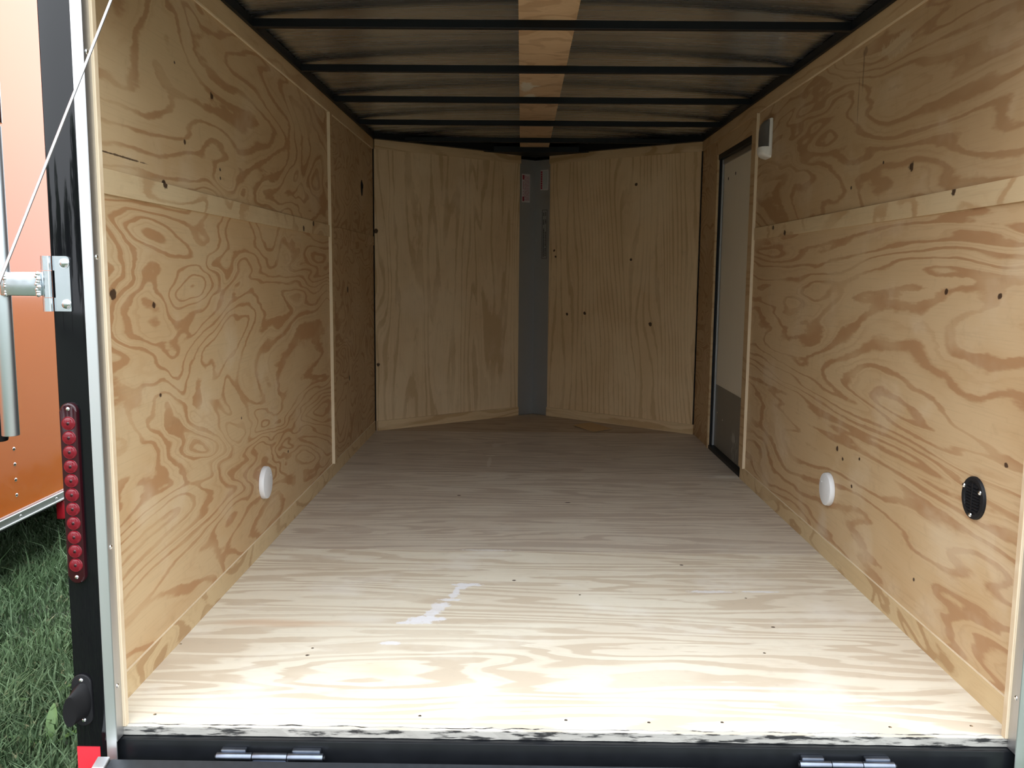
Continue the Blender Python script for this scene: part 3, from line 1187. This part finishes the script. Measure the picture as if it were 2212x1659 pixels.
# black louvred vent
VY, VZ, VR = .249, .4565, .0505
vent = thing('round_vent', (X, VY, VZ), 'black round louvred vent with three bright screws on the right wall', 'vent')
b = nb()
cyl(b, (X, VY, VZ), (X - .004, VY, VZ), VR, VR * .97, 40)
part('disc', b, M_BLKPL, vent, True)
b = nb()
t = bmesh.new()
NS = 44
for (r0, x0, r1, x1) in ((VR, X - .004, VR * .97, X - .007), (VR * .97, X - .007, VR * .78, X - .007), (VR * .78, X - .007, VR * .75, X - .004)):
    A = [t.verts.new((x0, VY + r0 * math.cos(2 * math.pi * i / NS), VZ + r0 * math.sin(2 * math.pi * i / NS))) for i in range(NS)]
    B = [t.verts.new((x1, VY + r1 * math.cos(2 * math.pi * i / NS), VZ + r1 * math.sin(2 * math.pi * i / NS))) for i in range(NS)]
    for i in range(NS):
        t.faces.new((A[i], A[(i + 1) % NS], B[(i + 1) % NS], B[i]))
merge(b, t)
part('rim', b, M_BLKPL, vent, True)
b = nb()
box(b, X - .0085, X - .004, VY - .002, VY + .002, VZ - .032, VZ + .034)
part('center_rib', b, M_BLKPL, vent)
for i in range(9):
    z = VZ + .0295 - .0072 * i
    hw = math.sqrt(max(.0001, (VR * .76) ** 2 - (z - VZ) ** 2)) - .002
    for sg in (-1, 1):
        b = nb()
        y0, y1 = sorted((VY + sg * .002, VY + sg * min(hw, .030)))
        slab(b, [(X - .0044, y0, z + .002), (X - .0044, y1, z + .002), (X - .0082, y1, z - .0022), (X - .0082, y0, z - .0022)], (0, 0, -1), .0012)
        part('louvre', b, M_BLKPL, vent)
for (y, z) in ((.290, .4775), (.2165, .4765), (.252, .4155)):
    b = nb()
    dome(b, (X - .0068, y, z), (-1, 0, 0), .0058, .0042)
    part('screw', b, M_STEEL, vent, True)

# dome lamp
LY0, LY1, LZ0, LZ1 = 2.095, 2.195, 1.468, 1.632
lamp = thing('dome_lamp', (X, (LY0 + LY1) / 2, LZ0), 'white dome lamp with a clear grey lens, high on the right wall by the door', 'lamp')
b = nb()
box(b, X - .014, X, LY0, LY1, LZ0 + .010, LZ1, .004, 2)
part('base', b, M_WHITE_L, lamp, True)


def lens_mat():
    s = NT('clear_lamp_lens')
    s.b.inputs['Transmission Weight'].default_value = .75
    s.b.inputs['IOR'].default_value = 1.25
    v, xyz = s.coords()
    s.done(s.mix(s.noise(v, 200., 2.), (.20, .195, .19), (.30, .29, .28)), .3, 0., .5)
    return s.m


b = nb()
t = bmesh.new()
prof = [(0, 0), (.010, .018), (.022, .026), (.05, .030), (.07, .030)]
n = 10
secs = []
zl0, zl1 = LZ0 + .045, LZ1 - .006
for i in range(n + 1):
    f = i / n
    z = zl0 + (zl1 - zl0) * f
    depth = .014 + .030 * math.sqrt(max(0, 1 - max(0, (f - .55) / .45) ** 2 * .9))
    sec = []
    for k in range(13):
        a = math.pi * k / 12
        yy = (LY0 + LY1) / 2 - math.cos(a) * (LY1 - LY0 - .012) / 2
        xx = X - .012 - (depth - .012) * math.sin(a) ** .5
        sec.append(t.verts.new((xx, yy, z)))
    secs.append(sec)
for a_, b_ in zip(secs[:-1], secs[1:]):
    for k in range(12):
        t.faces.new((a_[k], a_[k + 1], b_[k + 1], b_[k]))
t.faces.new(secs[0])
t.faces.new(secs[-1][::-1])
merge(b, t)
part('lens', b, lens_mat(), lamp, True)
b = nb()
t = bmesh.new()
secs = []
for i in range(9):
    f = i / 8
    z = LZ0 + .046 * f
    sec = []
    sq = math.sqrt(max(0, 1 - (1 - min(1, f * 1.6)) ** 2)) if f < .62 else 1.
    for k in range(13):
        a = math.pi * k / 12
        yy = (LY0 + LY1) / 2 - math.cos(a) * (LY1 - LY0 - .004) / 2 * (.86 + .14 * sq)
        xx = X - .001 - (.012 + .036 * sq) * math.sin(a) ** .5
        sec.append(t.verts.new((xx, yy, z)))
    secs.append(sec)
for a_, b_ in zip(secs[:-1], secs[1:]):
    for k in range(12):
        t.faces.new((a_[k], a_[k + 1], b_[k + 1], b_[k]))
t.faces.new(secs[0])
t.faces.new(secs[-1][::-1])
merge(b, t)
part('switch_housing', b, M_WHITE_L, lamp, True)
b = nb()
cyl(b, (X - .030, 2.145, zl0 + .01), (X - .030, 2.145, zl0 + .07), .008, seg=14)
part('bulb', b, M_JAMB, lamp, True)

# scrap of board on the nose floor
b = nb()
A4 = [Vector(p) for p in ((.256, 3.799, .006), (.369, 3.600, .001), (.490, 3.690, .005), (.375, 3.890, .008))]
slab(b, A4, (0, 0, 1), .004)
solo('board_scrap', b, M_SCRAP, (.37, 3.74, 0), 'thin brown offcut of board lying loose on the nose floor', 'board')

# ------------------------------------------------------------------ outside: lawn
b = nb()
vsq = [b.verts.new(p) for p in ((-45, -45, GZ), (45, -45, GZ), (45, 45, GZ), (-45, 45, GZ))]
b.faces.new(vsq)
ground = struct('ground', b, M_SOIL, 'lawn ground under and around the trailers', 'ground')


def blades(n, xr, yr, hr, dens_edge=None):
    x = RNG.uniform(*xr, n)
    y = RNG.uniform(*yr, n)
    h = RNG.uniform(*hr, n) * (0.7 + .5 * np.sin(x * 3.1 + 1) * np.sin(y * 2.3))
    h = np.maximum(h, .02)
    a = RNG.uniform(0, 2 * np.pi, n)
    wd = RNG.uniform(.0018, .0050, n)
    lean = RNG.uniform(.15, 1.1, n) * h
    la = RNG.uniform(0, 2 * np.pi, n)
    V = np.zeros((n, 5, 3))
    cx, sy = np.cos(a) * wd, np.sin(a) * wd
    mx, my = x + np.cos(la) * lean * .3, y + np.sin(la) * lean * .3
    V[:, 0] = np.stack([x - cx, y - sy, np.full(n, GZ)], 1)
    V[:, 1] = np.stack([x + cx, y + sy, np.full(n, GZ)], 1)
    V[:, 2] = np.stack([mx - cx * .8, my - sy * .8, GZ + h * .6], 1)
    V[:, 3] = np.stack([mx + cx * .8, my + sy * .8, GZ + h * .6], 1)
    V[:, 4] = np.stack([x + np.cos(la) * lean, y + np.sin(la) * lean, GZ + h], 1)
    return V


V = np.concatenate([blades(52000, (-3.3, -1.06), (.1, 3.6), (.05, .12)), blades(16000, (-4.2, -1.06), (3.6, 7.5), (.05, .12)),
                    blades(12000, (-4.2, -1.1), (-1.6, .1), (.05, .10)),
                    blades(22000, (1.06, 3.6), (-1.6, 4.), (.05, .10)),
                    blades(500, (-2.9, -2.1), (1.2, 4.5), (.16, .30))])
n = len(V)
base = (np.arange(n) * 5)[:, None]
quad = base + np.array([[0, 1, 3, 2]])
tri = base + np.array([[2, 3, 4]])
me = bpy.data.meshes.new('grass')
me.vertices.add(n * 5)
me.vertices.foreach_set('co', V.reshape(-1))
loops = np.concatenate([quad.reshape(-1), tri.reshape(-1)])
me.loops.add(len(loops))
me.loops.foreach_set('vertex_index', loops.astype(np.int32))
me.polygons.add(2 * n)
starts = np.concatenate([np.arange(n) * 4, n * 4 + np.arange(n) * 3])
me.polygons.foreach_set('loop_start', starts.astype(np.int32))
me.update(calc_edges=True)
me.materials.append(M_GRASS)
go = link('grass', me)
tag(go, 'green lawn grass growing around the foot of the trailers', 'grass', kind='stuff')


def leaf_mesh(L, W, up, curl):
    bb = nb()
    n = 8
    prev = None
    for i in range(n + 1):
        f = i / n
        wv = W * math.sin(math.pi * min(1, f * .93 + .05)) ** .8
        p = Vector((f * L * math.cos(up * (1 - curl * f)), 0, f * L * math.sin(up * (1 - curl * f))))
        r = [bb.verts.new(p + Vector((0, -wv, wv * .25))), bb.verts.new(p), bb.verts.new(p + Vector((0, wv, wv * .25)))]
        if prev:
            for k in range(2):
                bb.faces.new((prev[k], prev[k + 1], r[k + 1], r[k]))
        prev = r
    return bb


def weed(loc, label, leaves):
    t = thing('broadleaf_weed', loc, label, 'weed')
    for (ang, L, W, up) in leaves:
        o = link('leaf', finish(leaf_mesh(L, W, up, .35), M_WEED, 'leaf', 'all'), t)
        o.rotation_euler = (0, 0, ang)


weed((-1.525, .78, GZ), 'broad light green weed leaves in the grass beside the black post foot', [(1.9, .135, .017, 1.3), (.2, .12, .016, .7), (3.4, .13, .017, .6), (4.9, .10, .015, .8)])
weed((-1.70, 1.06, GZ), 'low yellow-green weed tuft in the grass behind the larger weed', [(.5, .11, .014, .7), (2.2, .10, .014, .6), (3.9, .12, .013, .6), (5.2, .09, .012, .8)])

# ------------------------------------------------------------------ outside: orange trailer alongside
OX = -2.35
ot = thing('orange_trailer', (OX - 1.1, 3.5, GZ), 'glossy orange trailer parked alongside on the left', 'trailer')
b = nb()
box(b, OX - 2.2, OX, -.9, 8.0, -.125, 2.55, .01, 2)
part('side_wall', b, M_ORANGE, ot)
b = nb()
box(b, OX - .03, OX + .012, -.9, 8.0, -.163, -.122, .002)
rail = part('bottom_rail', b, M_JAMB, ot)
b = nb()
box(b, OX + .0118, OX + .016, -.9, 8.0, -.163, -.155, .001)
part('lower_lip', b, M_ALU, rail)
b = nb()
box(b, OX + .0118, OX + .015, -.9, 8.0, -.127, -.122, .0008)
part('upper_lip', b, M_ALU, rail)
rb = nb()
dome(rb, (0, 0, 0), (1, 0, 0), .0085, .005, 10, 3)
RIV = finish(rb, M_STEEL, 'rivet', True)
for y in (.87, 2.09, 3.31):
    for i in range(34):
        o = link('rivet', RIV, ot)
        o.location = Vector((OX, y, -.045 + .0705 * i)) - ORG[ot.name]
rb = nb()
dome(rb, (0, 0, 0), (1, 0, 0), .007, .005, 10, 3)
RIV2 = finish(rb, M_STEEL, 'rail_screw', True)
for i in range(28):
    o = link('rail_screw', RIV2, rail)
    o.location = Vector((OX + .012, -.7 + .31 * i, -.142)) - ORG[ot.name]
b = nb()
box(b, OX - 2.1, OX - .12, -.8, 7.9, -.24, -.126)
part('chassis', b, M_FRAME, ot)
for (y) in (4.3,):
    for xx in (OX - .34, OX - 2.1):
        b = nb()
        cyl(b, (xx, y, GZ + .33), (xx + .22, y, GZ + .33), .33, seg=36, bev=.04)
        part('tyre', b, M_BLKRB, ot, True)
# red marker lamp under the rail
b = nb()
box(b, OX - .035, OX + .004, 2.475, 2.520, -.268, -.175, .008, 3)
ml = part('marker_lamp', b, plain('marker_red', (.72, .02, .04), .3), ot, True)
b = nb()
box(b, OX - .036, OX + .005, 2.521, 2.534, -.272, -.172, .003)
part('lamp_backing', b, M_WHITE, ml)
b = nb()
box(b, OX - .06, OX - .02, 2.534, 2.56, -.27, -.15)
part('lamp_bracket', b, M_FRAME, ml)

# ------------------------------------------------------------------ trees behind the viewer, mirrored in the black paint
def tree_meshes(seed):
    r = np.random.default_rng(seed)
    n = 2600
    cs = r.normal(0, 1, (14, 3)) * np.array([.85, .85, 1.25]) + np.array([0, 0, 3.6])
    idx = r.integers(0, 14, n)
    d = r.normal(0, 1, (n, 3))
    d /= np.linalg.norm(d, axis=1)[:, None]
    P = cs[idx] + d * (r.uniform(.3, 1, n) ** .4)[:, None] * 1.05
    a = r.normal(0, 1, (n, 3))
    a /= np.linalg.norm(a, axis=1)[:, None]
    c = np.cross(a, d)
    c /= np.linalg.norm(c, axis=1)[:, None]
    s = r.uniform(.12, .26, n)[:, None]
    Vv = np.stack([P - a * s, P + c * s * .6, P + a * s, P - c * s * .6], 1).reshape(-1, 3)
    mm = bpy.data.meshes.new('crown')
    mm.from_pydata(Vv.tolist(), [], (np.arange(n * 4).reshape(-1, 4)).tolist())
    mm.materials.append(M_LEAF)
    bb = nb()
    cyl(bb, (0, 0, 0), (.1, .05, 3.2), .16, .08, 10)
    for k in range(5):
        q = Vector(cs[k])
        cyl(bb, (.06, .03, 1.6 + .25 * k), q, .06, .02, 7)
    return mm, finish(bb, M_BARK, 'trunk', True)


variants = [tree_meshes(k) for k in (1, 2, 3)]
rt = random.Random(4)
for i in range(10):
    x = -29 + 6.4 * i + rt.uniform(-.3, .3)
    t = thing('tree', (x, -19 + rt.uniform(-2, 1.5), GZ), 'leafy tree of the far row, seen only mirrored in the black post', 'tree', 'trees mirrored in the black post')
    sc = rt.uniform(.95, 1.1)
    t.scale = (sc, sc, sc)
    t.rotation_euler = (0, 0, rt.uniform(0, 6))
    cm, tm = variants[i % 3]
    link('crown', cm, t)
    link('trunk', tm, t)
